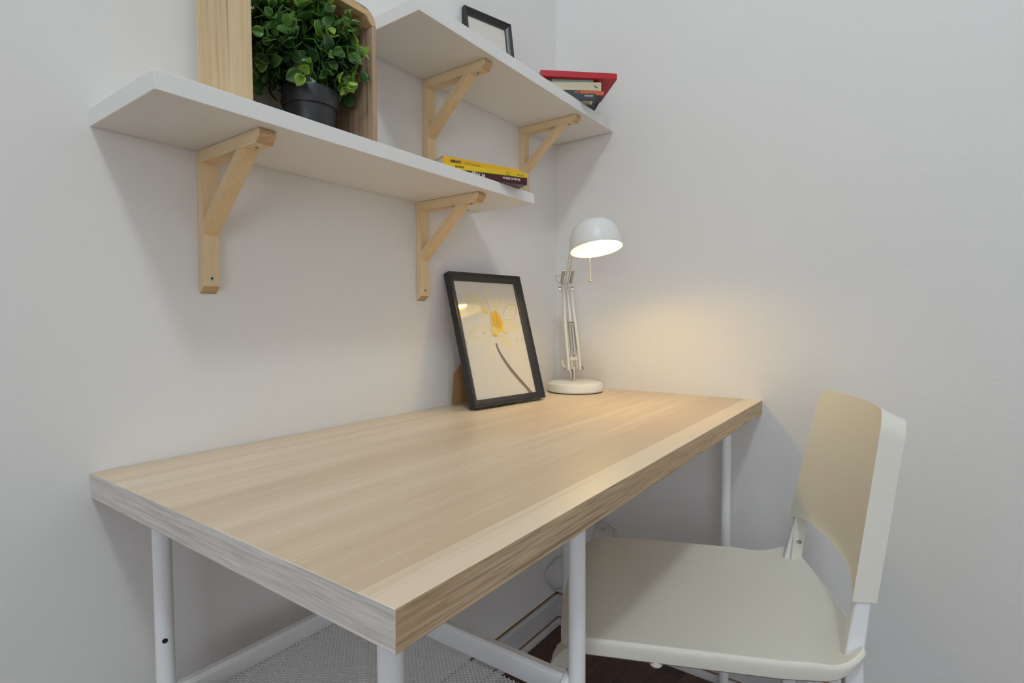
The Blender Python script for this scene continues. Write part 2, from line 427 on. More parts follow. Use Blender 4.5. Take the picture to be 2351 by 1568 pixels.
b1 = bracket('pine bracket under the lower shelf, below the crate and plant', 'pine shelf brackets', -1.0536, S1['z'])
for x, z, lb in ((-.594, S1['z'], 'pine bracket under the lower shelf, just left above the desk picture frame'),
                 (-.5690, S2['z'], 'pine bracket under the upper shelf, between the crate and the yellow books'),
                 (-.1925, S2['z'], 'pine bracket under the upper shelf, nearest the room corner below the red book')):
    d = dup(b1, lb, (x, 0, z))
    if x > -.3: d.scale.z = .965

# ------------------------------------------------------------------ crate and plant on the lower shelf
Z1 = S1['z']+S1['t']
CX0, CX1, CYF, CYB, CH, CTH = -1.0535, -.8215, -.150, -.018, .2385, .0095
crate = thing('wooden_crate', 'open wooden crate standing on end on the lower shelf around a plant', 'crate', (CX0, CYF, Z1), (0, 0, radians(1.5)))
cw, cd = CX1-CX0, CYB-CYF
m = MB(); m.box(0, CTH, 0, cd, 0, CH-.0005)
obj('side_panel', m, CRATE_Z, crate, bevel=.0015)
R = .026
arc = [(cw-R+R*cos(a), CH-R+R*sin(a)) for a in (pi/2*k/8 for k in range(9))]
m = MB(); m.prism([(cw-CTH, 0), (cw, 0), (cw, CH-R), (cw-CTH, CH-R)], 'y', 0, cd)
obj('side_panel', m, CRATE_SHADED, crate, bevel=.0012)
# the top board ends in a rounded corner block
m = MB(); m.prism([(CTH, CH-CTH-.004), (cw-.022, CH-CTH-.004), (cw-CTH-.001, CH-R)]+arc+[(CTH, CH)], 'y', 0, cd)
obj('top_board', m, CRATE_X, crate, bevel=.0012)
m = MB(); m.box(CTH, cw-CTH, 0, cd, 0, CTH)
obj('bottom_board', m, CRATE_X, crate, bevel=.0012)

PX, PY = -.9160, -.092
plant = thing('potted_plant', 'bushy small-leaved artificial green plant in a black pot inside the wooden crate', 'plant', (PX, PY, Z1+CTH+.0004))
m = MB(); PH = .0770
m.lathe([(0, 0), (.0335, 0), (.0342, .002), (.0405, PH-.027), (.0405, PH-.0268), (.0425, PH-.0262), (.0445, PH-.002), (.0438, PH), (.0420, PH), (.0395, PH-.02), (.0380, PH-.03), (0, PH-.03)], 64)
pot = obj('pot', m, POTM, plant)
m = MB(); m.lathe([(.0412, PH-.0282), (.0428, PH-.0275), (.0430, PH-.0262), (.0412, PH-.0255)], 64)
obj('rim_ring', m, POTM, pot)
m = MB(); m.lathe([(0, PH-.011), (.025, PH-.0125), (.0405, PH-.014)], 40); obj('soil', m, SOIL, plant)

def build_foliage():
    bm = bmesh.new(); age = bm.verts.layers.float.new('age'); st = MB()
    cen = Vector((-.006, .004, .158))
    def add_leaf(base, d, up, ln, wd, a):
        d = d.normalized(); sd = d.cross(up)
        if sd.length < 1e-3: return
        sd.normalize(); n = sd.cross(d)
        rows = []; N = 7; cup = random.uniform(.15, .5); curl = random.uniform(-.35, .25)
        for i in range(N+1):
            t = i/N
            w = wd*.5*(sin(pi*min(1, t**.85)))**.62 if 0 < t < 1 else 0
            if t > .85: w = wd*.5*.62*(1-t)/.15*.9
            q = base + d*(ln*t) + n*(ln*curl*t*t)
            rows.append([q + sd*(w*u) + n*(abs(u)**1.6*w*cup*1.1) for u in (-1, -.55, 0, .55, 1)])
        for p in (p for r in rows for p in r):
            if p.y > -.066 and not (-.1235 < p.x < .0800 and p.z < .2085): return
            if p.y > .080 or p.z < .004: return
        for ri, r in enumerate(rows):
            vs_ = []
            for k, p in enumerate(r):
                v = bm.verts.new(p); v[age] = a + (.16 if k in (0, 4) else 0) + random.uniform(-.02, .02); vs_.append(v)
            rows[ri] = vs_
        for r0, r1 in zip(rows, rows[1:]):
            for k in range(4):
                f = bm.faces.new([r0[k], r0[k+1], r1[k+1], r1[k]]); f.smooth = True
    NS = 112
    for s_ in range(NS):
        # even spread of directions over the ball; the lowest stems arch out and droop beside the pot
        zz = 1 - (s_+.5)/NS*1.86; ph = s_*2.39996+random.uniform(-.3, .3); rr = sqrt(max(0, 1-zz*zz))
        if zz < -.1: rr = max(rr, .80)
        dirv = Vector((rr*cos(ph), rr*sin(ph), zz))
        k = random.uniform(.78, 1.07)
        tip = cen + Vector((dirv.x*.100*k, dirv.y*.080*k, dirv.z*(.088 if zz > 0 else .100)*k))
        if tip.y > .062: tip.y = .062
        if tip.y > -.075: tip.z = min(tip.z, .198); tip.x = max(-.112, min(.070, tip.x))
        root = Vector((random.uniform(-.022, .022), random.uniform(-.022, .022), PH-.012))
        mid = root.lerp(tip, .5) + Vector((dirv.x*-.004, dirv.y*-.004, .024*(1-abs(dirv.z))+.004+(.055*-zz if zz < 0 else 0)))
        pts = []
        for i in range(9):
            t = i/8; pts.append(root*(1-t)**2 + mid*2*t*(1-t) + tip*t*t)
        st.tube(pts, [.0010*(1-.45*i/8) for i in range(9)], 6)
        roll = random.uniform(0, pi)
        young = random.random() < (.50 if zz > 0 else .22)
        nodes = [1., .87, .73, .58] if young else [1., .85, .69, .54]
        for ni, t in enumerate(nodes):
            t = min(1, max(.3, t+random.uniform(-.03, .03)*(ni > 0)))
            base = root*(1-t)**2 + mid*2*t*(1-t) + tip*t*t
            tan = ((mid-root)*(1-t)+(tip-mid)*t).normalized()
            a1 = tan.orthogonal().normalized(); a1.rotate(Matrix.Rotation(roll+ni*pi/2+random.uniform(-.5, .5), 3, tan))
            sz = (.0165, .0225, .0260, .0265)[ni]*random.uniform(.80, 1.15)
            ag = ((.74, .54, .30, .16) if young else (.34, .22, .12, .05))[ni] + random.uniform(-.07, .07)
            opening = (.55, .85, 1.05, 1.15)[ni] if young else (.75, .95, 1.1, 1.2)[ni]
            for sg in (1, -1):
                op = opening*random.uniform(.7, 1.25)
                jit = Vector((random.uniform(-.25, .25), random.uniform(-.25, .25), random.uniform(-.25, .25)))
                d = (tan*cos(op) + a1*sg*sin(op) + jit).normalized()
                b0 = base + d*.002
                tipq = b0 + d*sz
                if tipq.y > .068 or tipq.z < .012: continue
                if (tipq.x < -.121 or tipq.x > .080) and tipq.y > -.056: continue
                if min(sqrt(q.x**2+q.y**2) - (.050 if q.z < PH+.002 else 0) for q in (tipq, b0, b0.lerp(tipq, .5))) < 0: continue
                add_leaf(b0, d, tan + jit*.8, sz, sz*random.uniform(.76, .95), ag)
    return bm, st
fb, stb = build_foliage()
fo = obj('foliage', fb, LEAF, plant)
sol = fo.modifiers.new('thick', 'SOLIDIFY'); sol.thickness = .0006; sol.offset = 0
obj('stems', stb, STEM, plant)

# ------------------------------------------------------------------ books
def book(label, group, L, W, T, cov, corner, yaw, z, texts=(), spine=None, bands=(), rounded=0., extra=None):
    """lying book; corner = right-hand end of the spine at the bottom; x runs along the spine, y towards the fore-edge"""
    a = radians(yaw); u = Vector((cos(a), sin(a), 0))
    o = thing('book', label, 'book', Vector((corner[0], corner[1], z)) - u*L, (0, 0, a), group)
    c = .0011; m = MB()
    if rounded:
        N = 8; prof = [(W, 0)] + [(rounded*(1-sin(pi*k/N)), T*.5-T*.5*cos(pi*k/N)) for k in range(N+1)] + [(W, T), (W, T-c)]
        prof += [(rounded+c*(1-sin(pi*k/N))*.5 + c*.5, T*.5+(T*.5-c)*cos(pi*k/N)) for k in range(N+1)] + [(W, c)]
        m.prism(prof, 'x', 0, L)
    else:
        m.prism([(W, 0), (.0006, 0), (0, .0006), (0, T-.0006), (.0006, T), (W, T), (W, T-c), (c, T-c), (c, c), (W, c)], 'x', 0, L)
    cv = obj('cover', m, [cov], o)
    m = MB(); m.box(.0012, L-.0012, c+rounded, W-.0015, c, T-c); obj('page_block', m, PAGES, o)
    for x0, x1, mat in bands:
        m = MB(); m.box(x0, x1, -.0002, .004, .0003, T-.0003); obj('spine_band', m, mat, o)
    for txt, x, zz, size, width, mat, bold, flip in texts:
        M = Matrix.Translation((x, -.0003, zz)) @ (Matrix.Rotation(pi, 4, 'Y') if flip else Matrix()) @ Matrix.Rotation(pi/2, 4, 'X')
        lettering(txt, size, 'spine_lettering', mat, o, M, bold, .0001, width)
    if extra: extra(o, L, W, T)
    return o
G1 = 'books on the lower shelf'; G2 = 'books on the upper shelf'
book('maroon paperback at the bottom of the small stack on the lower shelf', G1, .212, .14, .0148, cover('cover_maroon', (.058, .007, .010), .3), (-.4970, -.2310), -28, Z1,
     [('Morlacchi Editore', .196, .0112, .0072, .040, INKW, .00012, True), ('W. Propp', .1165, .0125, .0105, .030, INKW, .0002, True)])
def logo(o, L, W, T):
    m = MB()
    m.box(.1395, .1485, -.0003, .0006, .0008, T-.0008, 0); m.box(.1405, .1475, -.0005, .0006, .0018, T-.0018, 1)
    for k in range(3): m.box(.142+.0015*k, .1428+.0015*k, -.0007, .0006, .003, T-.003-.001*k, 0)
    obj('spine_emblem', m, [INKG, COVY], o)
COVY = cover('cover_yellow', (.74, .53, .010), .35)
book('bright yellow paperback in the middle of the small stack on the lower shelf', G1, .190, .125, .0095, COVY, (-.4925, -.2300), -27, Z1+.0148,
     [('MANNING', .0270, .0036, .0058, .0185, INK, .0001, False), ('EINAUDI', .164, .0034, .0044, .0165, INKG, .0001, False)], extra=logo)
book('orange-yellow paperback on top of the small stack on the lower shelf', G1, .187, .125, .0150, cover('cover_amber', (.76, .42, .006), .35), (-.4810, -.2045), -19.5, Z1+.0148+.0095,
     [('AMMANITI', .0155, .0050, .0076, .0245, INK, .00025, False), ('IO NON HO PAURA', .0465, .0052, .0062, .038, INKG, 0, False), ('EINAUDI', .158, .0025, .0044, .0165, INKG, .0001, False)])

Z2 = S2['z']+S2['t']
COVK = cover('cover_dark', (.022, .024, .032), .4)
def sticker(o, L, W, T):
    m = MB(); m.box(L-.052, L-.008, .006, .026, -.0003, .0003, 0)
    for k, (a, b) in enumerate(((.009, .0105), (.012, .013), (.0150, .0175), (.0195, .0203), (.0215, .0235))): m.box(L-.046, L-.014, a, b, -.0005, .0002, 1)
    obj('barcode_label', m, [PAGES, plain('barcode_ink', (.12, .09, .08), .7)], o)
book('dark navy paperback at the bottom of the stack on the upper shelf', G2, .195, .125, .0172, COVK, (-.1787, -.2290), -53, Z2+.0006,
     [('Feltrinelli', .195-.030, .0095, .0060, .021, INKW, .0001, False)], extra=sticker)
book('thin dark paperback with an orange spine end, second in the upper shelf stack', G2, .205, .125, .0112, cover('cover_charcoal', (.035, .033, .030), .4), (-.1560, -.2385), -50, Z2+.0006+.0172,
     bands=[(.144, .2051, cover('cover_orange', (.62, .12, .025), .4)), (.129, .142, cover('cover_brown', (.22, .09, .06), .4))])
def wmark(o, L, W, T):
    m = MB()
    for k, (x, z0, z1) in enumerate(((L-.0145, .006, .015), (L-.0115, .006, .012), (L-.0085, .006, .0095))):
        R = Matrix.Translation((x, 0, z0)) @ Matrix.Rotation(radians(-32), 4, 'Y'); m.box(0, .0016, -.0004, .0010, 0, z1-z0, 0, R)
    obj('spine_emblem', m, INK, o)
book('thick cream paperback in the middle of the upper shelf stack', G2, .200, .130, .0212, cover('cover_cream', (.60, .53, .38), .55), (-.1610, -.2340), -50, Z2+.0290, rounded=0., extra=wmark)
book('thin mint green paperback right under the red book on the upper shelf', G2, .190, .125, .0066, cover('cover_mint', (.27, .50, .40), .5), (-.1720, -.2170), -50, Z2+.0502,
     bands=[(0, .082, cover('cover_mint_dark', (.03, .035, .045), .5))], texts=[('LONGANESI', .048, .0016, .0042, .03, INKW, 0, False)])
book('wide red hardback lying on top of the upper shelf stack', G2, .198, .148, .0150, cover('cover_red', (.48, .006, .018), .5), (-.1385, -.2675), -47.2, Z2+.0570)

# ------------------------------------------------------------------ picture frames
def picture(label, x, y, z, yaw, tilt, W, H, mw, dep, printer, stand):
    t = thing('picture_frame', label, 'picture frame', (x, y, z), (-tilt, 0, yaw), 'black picture frames')
    # moulding: thin raised outer lip, groove, then a slope down to the glass
    prof = [(0, 0), (0, dep), (mw, dep), (mw, dep*.52), (mw*.86, dep*.47), (mw*.42, dep*.12), (mw*.36, dep*.16), (mw*.28, dep*.14), (mw*.22, .0006), (mw*.08, 0)]
    m = MB(); rings = []
    for cx, cz, sx, sz in ((0, 0, 1, 1), (W, 0, -1, 1), (W, H, -1, -1), (0, H, 1, -1)):
        rings.append([m.bm.verts.new((cx+sx*a, b, cz+sz*a)) for a, b in prof])
    n = len(prof)
    for i in range(4):
        A, B = rings[i], rings[(i+1) % 4]
        for k in range(n): m.face([A[k], A[(k+1) % n], B[(k+1) % n], B[k]])
    obj('moulding', m, FRAMEB, t, bevel=.0004)
    m = MB(); m.box(mw*.95, W-mw*.95, dep*.50, dep*.50+.0012, mw*.95, H-mw*.95); obj('glass', m, GLASS, t)
    printer(t, mw, W-mw, mw, H-mw, dep*.50+.0030)
    m = MB(); m.box(mw*.6, W-mw*.6, dep*.50+.0034, dep*.50+.006, mw*.6, H-mw*.6); bb = obj('backboard', m, BOARD, t)
    if stand: stand(bb, W, H, dep)
    return t
def lens(p0, p1, w, bend=0., n=12, skew=1.):
    """petal outline between two points of the print"""
    p0, p1 = Vector(p0), Vector(p1); d = p1-p0; L = d.length; d.normalize(); nn = Vector((-d.y, d.x))
    out = []
    for sg in (1, -1):
        r = range(n+1) if sg == 1 else range(n-1, 0, -1)
        for i in r:
            t = i/n; out.append(p0 + d*(L*t) + nn*(sg*w*.5*sin(pi*t**skew)**.8 + bend*sin(pi*t)))
    return out
def lily_print(t, x0, x1, z0, z1, y):
    m = MB(); m.poly([(x0-.002, y, z0-.002), (x1+.002, y, z0-.002), (x1+.002, y, z1+.002), (x0-.002, y, z1+.002)], 0)
    lay = [0]
    def C(px, py):                                    # sketch measurements to the sheet
        u = (px-(245+(py-230)*.2103))/570.
        v = 1-(py-(230+25*u))/((1395-85*u)-(230+25*u))
        return Vector((x0+u*(x1-x0), z0+v*(z1-z0)))
    def put(pts, mi):
        lay[0] += 1
        m.poly([(p.x, y-.00004*lay[0], p.y) for p in pts], mi)
    for a, b, w, mi, bend in (((640, 760), (585, 985), .026, 1, .002), ((600, 735), (385, 850), .030, 1, 0), ((700, 640), (900, 722), .036, 2, .004), ((665, 750), (812, 918), .030, 2, .002),
                              ((615, 745), (392, 775), .036, 2, -.006), ((612, 748), (430, 775), .024, 1, -.004), ((520, 757), (560, 735), .005, 6, 0), ((600, 570), (355, 395), .046, 2, -.006), ((600, 580), (380, 470), .034, 1, -.004), ((490, 487), (575, 560), .010, 3, 0),
                              ((630, 560), (518, 298), .024, 2, -.006), ((628, 560), (530, 330), .016, 1, -.004), ((655, 560), (704, 352), .025, 1, 0), ((722, 600), (845, 455), .036, 6, -.003), ((726, 598), (836, 463), .031, 1, -.003),
                              ((690, 685), (770, 757), .011, 3, 0)):
        put(lens(C(*a), C(*b), w, bend), mi)
    put(lens(C(655, 548), C(705, 365), .009, 0), 2)
    cc = C(652, 622)
    put([cc+Vector((.0205*cos(a)*(1-.12*sin(a)), -.002+.0275*sin(a)))for a in (2*pi*k/20 for k in range(20))], 5)
    for k in range(9):
        xx = -.0165+.0041*k; put(lens(cc+Vector((xx*.55, -.022)), cc+Vector((xx, .026-.004*abs(k-4)*.3)), .0026, 0), (4, 9, 5, 4)[k % 4])
    oc = C(640, 735)
    put([oc+Vector((.0115*cos(a), .012*sin(a))) for a in (2*pi*k/16 for k in range(16))], 3)
    put(lens(oc+Vector((-.010, -.003)), oc+Vector((.008, -.0105)), .003, -.002), 9)
    # curved stem
    ctr = [C(650, 845), C(668, 900), C(700, 960), C(745, 1030), C(800, 1105), C(870, 1185), C(940, 1260), C(1000, 1326)]
    L_, R_ = [], []
    for i, p in enumerate(ctr):
        d = (ctr[min(i+1, 7)]-ctr[max(i-1, 0)]).normalized(); n = Vector((-d.y, d.x)); w = .0020+.0022*min(1, i/4)
        L_.append(p+n*w); R_.append(p-n*w)
    put(L_+R_[::-1], 7)
    # small curled marks either side
    for (px, py) in ((848, 818), (898, 812), (383, 838)):
        c = C(px, py)
        for rad in (.0042, .0026):
            a0 = [c+Vector((rad*cos(a), rad*sin(a))) for a in (-1.9+3.8*k/10 for k in range(11))]
            a1 = [c+Vector(((rad-.0006)*cos(a), (rad-.0006)*sin(a))) for a in (-1.9+3.8*k/10 for k in range(11))]
            put(a0+a1[::-1], 8)
            if px == 383: break
    o = obj('print', m, [PAPER]+PET, t, smooth=False)
def grey_print(t, x0, x1, z0, z1, y):
    m = MB(); m.poly([(x0-.002, y, z0-.002), (x1+.002, y, z0-.002), (x1+.002, y, z1+.002), (x0-.002, y, z1+.002)], 0)
    w, h = x1-x0, z1-z0
    def put(pts, mi, k): m.poly([(x0+p.x*w, y-.00004*k, z0+p.y*h) for p in pts], mi)
    put([Vector((.52+.18*cos(a), .60+.17*sin(a)*(1.2 if sin(a) > 0 else .7))) for a in (2*pi*k/18 for k in range(18))], 2, 1)
    put([Vector((.80+.16*cos(a), .52+.085*sin(a))) for a in (2*pi*k/18 for k in range(18))], 1, 2)
    put([Vector((.82+.11*cos(a), .40+.10*sin(a))) for a in (2*pi*k/18 for k in range(18))], 2, 3)
    put(lens((.62, .45), (.98, .22), .05, .02), 1, 4); put(lens((.20, .72), (.42, .55), .012, .0), 2, 5)
    obj('print', m, [PAPER]+GREYP, t, smooth=False)
def easel(bb, W, H, dep):
    """hardboard flap hinged on the back and standing on the desk"""
    hz = .205; y0 = dep*.5+.0065; tilt = .2800
    a = Vector((y0, hz)); g = .0930                   # g: distance behind the frame's foot where the flap meets the desk
    b = Vector((cos(tilt)*g, sin(tilt)*-g*-1))        # point (y,z) in frame axes lying on the desk plane
    d = b-a; L = d.length; d.normalize(); nrm = Vector((-d.y, d.x))
    out = [(.010, L), (.010, L-.073), (.062, L-.128), (.062, 0), (W-.062, 0), (W-.062, L-.128), (W-.010, L-.073), (W-.010, L)]
    m = MB()
    A = [m.bm.verts.new((x, a.x+d.x*s_, a.y+d.y*s_)) for x, s_ in out]
    B = [m.bm.verts.new((x, a.x+d.x*s_+nrm.x*.0025, a.y+d.y*s_+nrm.y*.0025)) for x, s_ in out]
    m.face(A); m.face(B[::-1]); n = len(out)
    for i in range(n): m.face([A[i], A[(i+1) % n], B[(i+1) % n], B[i]])
    obj('easel_flap', m, BOARD, bb, smooth=False)
picture('large black frame with a yellow lily print leaning on the desk', -.5275, -.1115, .006, -.1461, .2800, .2387, .3223, .0185, .020, lily_print, easel)
picture('small black frame with a pale grey print on the upper shelf', -.4446, -.039, Z2+.003, -.2688, .15, .1429, .1943, .0145, .018, grey_print, None)

# ------------------------------------------------------------------ desk lamp
BX, BY = -.109, -.128
lamp = thing('desk_lamp', 'white jointed desk lamp switched on in the corner of the desk', 'lamp', (BX, BY, 0))
B0 = Vector((BX, BY, 0))
m = MB(); m.lathe([(0, .0025), (.0755, .0025), (.0785, .006), (.0785, .017), (.0765, .0235), (.071, .0275), (.060, .0295), (0, .0305)], 72); obj('base', m, LAMPW, lamp)
m = MB(); m.lathe([(0, 0), (.0745, 0), (.0745, .0028), (0, .0028)], 72); obj('base_pad', m, FOOT, lamp)
Pl = Vector((-.002, .002, .0650)); az = radians(57)
El = Vector((-.080, -.0825, .302))-B0
lat = Vector((sin(az), -cos(az), 0))
m = MB(); m.tube([(Pl.x, Pl.y, .029), Pl-Vector((0, 0, .008))], .0062, 16); m.tube([Pl-Vector((0, 0, .012)), Pl+Vector((0, 0, .006))], .0085, 16); obj('post', m, CHROME, lamp)
def bar(m, pts, w, t, side):
    """flat bar following points; w across the arm, t thick"""
    rows = []
    for i, p in enumerate(pts):
        d = (pts[min(i+1, len(pts)-1)]-pts[max(i-1, 0)]).normalized(); n = d.cross(side).normalized()
        rows.append([p+side*t+n*w, p+side*t-n*w, p-side*t-n*w, p-side*t+n*w])
    V = m.grid(rows, closed_u=True); m.face(V[0][::-1]); m.face(V[-1])
ax = El-Pl
def A(t, s_): return Pl+ax*t+lat*s_
for s0, s1, s2 in ((-.0175, -.0165, -.0095), (.0175, .0160, .0105)):
    m = MB(); bar(m, [A(-.02, s0), A(.25, s0), A(.5, s1), A(.78, (s1+s2)/2), A(1.02, s2)], .0055, .0037, lat); obj('lower_arm', m, LAMPW, lamp, bevel=.0008)
m = MB(); bar(m, [A(.55, .001), A(.97, .001)], .005, .0034, lat); obj('middle_arm', m, LAMPW, lamp, bevel=.0008)
def coil(p0, p1, r, turns, wire):
    p0, p1 = Vector(p0), Vector(p1); d = (p1-p0); a = d.normalized().orthogonal(); b = d.normalized().cross(a); n = turns*8
    m = MB(); m.tube([p0+d*(i/n)+(a*cos(2*pi*i/8)+b*sin(2*pi*i/8))*r for i in range(n+1)], wire, 5); return m
for s_ in (-.0085, .0085):
    obj('spring', coil(A(.20, s_), A(.53, s_), .0036, 34, .00085), CHROME, lamp)
m = MB(); m.tube([A(.545, -.0165), A(.545, .0165)], .0022, 10); obj('spring_pin', m, CHROME, lamp)
m = MB(); m.tube([A(0, -.026), A(0, .026)], .0030, 12); obj('pivot_pin', m, CHROME, lamp)
for s_ in (-.026, .026):
    m = MB(); m.tube([A(0, s_*.92), A(0, s_*1.12)], .0058, 12); obj('pivot_nut', m, CHROME, lamp)
m = MB(); bar(m, [A(-.01, -.008), A(.16, -.008)], .006, .0016, lat); bar(m, [A(-.01, .008), A(.16, .008)], .006, .0016, lat)
m.tube([A(.11, -.012), A(.11, .012)], .0055, 12); obj('pivot_bracket', m, LAMPW, lamp, bevel=.0005)
m = MB(); m.tube([A(.145, -.010), A(.145, .011)], .004, 10); obj('pivot_screw', m, CHROME, lamp)
# head
Cc = Vector((-.304, -.294, .3650))-B0
hz_ = radians(27.1); away = Vector((cos(hz_), sin(hz_), 0)); left = Vector((-sin(hz_), cos(hz_), 0))
axis = (Vector((0, 0, 1)) + away*math.tan(radians(10.5)) + left*math.tan(radians(8))).normalized()
HM = Matrix.Translation(Cc) @ axis.to_track_quat('Z', 'Y').to_matrix().to_4x4()
T_ = Cc + axis*.048 + left*.044 + away*.030
ad = (T_-El); lat2 = Vector((-ad.y, ad.x, 0)).normalized()
for s_ in (-.004, .004):
    m = MB(); bar(m, [El+lat2*s_-Vector((0, 0, .012)), El.lerp(T_, .5)+lat2*s_, T_+lat2*s_], .0060, .0018, lat2); obj('upper_arm', m, LAMPW, lamp, bevel=.0008)
def E2(t, s_): return El.lerp(T_, t)+lat2*s_
for s_ in (-.0135, .0125):
    obj('spring', coil(E2(.05, s_), E2(.30, s_), .0036, 26, .00085), CHROME, lamp)
m = MB(); m.tube([E2(.31, -.019), E2(.31, .018)], .0026, 10); obj('spring_pin', m, CHROME, lamp)
m = MB(); m.tube([E2(.04, -.018), E2(.04, .017)], .0022, 10); obj('spring_pin', m, CHROME, lamp)
for s_ in (-.0215, .0205):
    m = MB(); c = El-Vector((0, 0, .012)); m.tube([c+lat2*(s_*.72), c+lat2*s_], .0068, 10); obj('elbow_nut', m, CHROME, lamp)
m = MB(); c = El+Vector((0, 0, .010)); m.tube([c-lat2*.016, c-lat2*.010], .005, 10); obj('elbow_screw', m, CHROME, lamp)
m = MB(); c = El-Vector((0, 0, .012)); m.tube([c-lat2*.0155, c+lat2*.0148], .0040, 12); obj('elbow_pin', m, LAMPW, lamp)
m = MB(); m.lathe([(.0608, 0), (.0612, .001), (.0606, .012), (.0592, .026), (.0555, .041), (.0485, .055), (.037, .0640), (.022, .0690), (0, .0705),
                   (0, .0690), (.0215, .0675), (.0362, .0628), (.0472, .0538), (.054, .0404), (.0576, .0256), (.0591, .012), (.0598, .0006), (.0608, 0)], 72, 0, HM)
sh = obj('shade', m, LAMPW, lamp)
m = MB(); m.tube([T_, T_.lerp(Cc+axis*.045, .42)], [.0075, .0095], 16); obj('shade_joint', m, LAMPW, lamp, bevel=.0006)
m = MB(); m.lathe([(0, .0685), (.0135, .0682), (.0135, .046), (0, .046)], 24, 0, HM); obj('socket', m, LAMPW, sh)
# unseen reflector bulb, tilted on purpose to throw more light on the chair back
bax = (axis*.5 + Vector((0, .72, .69))*.5).normalized()
BM = Matrix.Translation(Cc+axis*.046) @ bax.to_track_quat('Z', 'Y').to_matrix().to_4x4() @ Matrix.Translation((0, 0, -.046))
m = MB(); m.lathe([(0, .0155), (.010, .0165), (.0185, .0195), (.0228, .0235)], 36, 0, BM); m.lathe([(.0228, .0235), (.0222, .027), (.014, .040), (.0120, .047), (0, .047)], 36, 1, BM)
obj('bulb', m, [BULB, BULBS], sh, label='glowing warm white reflector bulb')
# the metal rod switch that hangs below the shade's rim
r0 = Cc + away*.0585 + left*.016 + axis*.006; r1 = r0 + Vector((.001, -.003, -.0725))
m = MB(); m.tube([r0+Vector((0, 0, .006)), r1], .0013, 8); rod = obj('switch_rod', m, BRASSY, sh)
m = MB(); m.lathe([(.0034*sin(pi*k/8), .0034*cos(pi*k/8)) for k in range(9)], 16, 0, Matrix.Translation(r1-Vector((0, 0, .0025)))); obj('rod_end', m, BRASSY, rod)
# its cord: loops at the elbow and at the foot
def bez(ps, n=8):
    ps = [Vector(p) for p in ps]; out = []
    for i in range(len(ps)-1):
        p0 = ps[max(i-1, 0)]; p1 = ps[i]; p2 = ps[i+1]; p3 = ps[min(i+2, len(ps)-1)]
        for k in range(n):
            t = k/n; out.append(.5*((2*p1)+(p2-p0)*t+(2*p0-5*p1+4*p2-p3)*t*t+(3*p1-p0-3*p2+p3)*t**3))
    return out+[ps[-1]]
m = MB()
m.tube(bez([E2(.22, -.004), E2(.16, -.022)+Vector((0, 0, .006)), El-lat*.033+Vector((0, 0, .026)), El-lat*.030+Vector((0, 0, .012)), El-lat*.012+Vector((0, 0, 0)), A(.9, -.004)]), .0018, 8)
obj('lamp_cord', m, CORDM, lamp)
m = MB()
m.tube(bez([A(.075, -.034)+Vector((0, 0, .006)), A(.06, -.036), A(.02, -.028), Pl-lat*.012+Vector((0, 0, -.008)), Pl-lat*.008+Vector((.003, .003, -.024)), Vector((.008, .008, .028))]), .0034, 10)
obj('lamp_cord', m, CORDM, lamp)

# white cable hanging in loops behind the desk
m = MB()
m.tube(bez([(-.060, -.016, -.036), (-.030, -.014, -.20), (-.010, -.060, -.36), (-.008, -.145, -.409), (-.008, -.157, -.4225), (-.008, -.174, -.416), (-.008, -.171, -.400), (-.008, -.157, -.397), (-.008, -.146, -.410),
            (-.008, -.128, -.466), (-.008, -.100, -.490), (-.010, -.050, -.520), (-.012, -.012, -.545), (-.050, -.0065, -.5555), (-.070, -.006, -.570), (-.060, -.006, -.600), (-.030, -.0065, -.632), (-.010, -.012, -.645),
            (-.008, -.060, -.610), (-.008, -.150, -.520), (-.008, -.205, -.430), (-.008, -.190, -.410), (-.008, -.167, -.399), (-.008, -.162, -.380), (-.008, -.150, -.300), (-.008, -.130, -.036)], 10), .0026, 8)
o = obj('power_cord', m, CORDM, None)
tag(o, 'white cable hanging in loops on the corner walls behind the desk', 'cord')

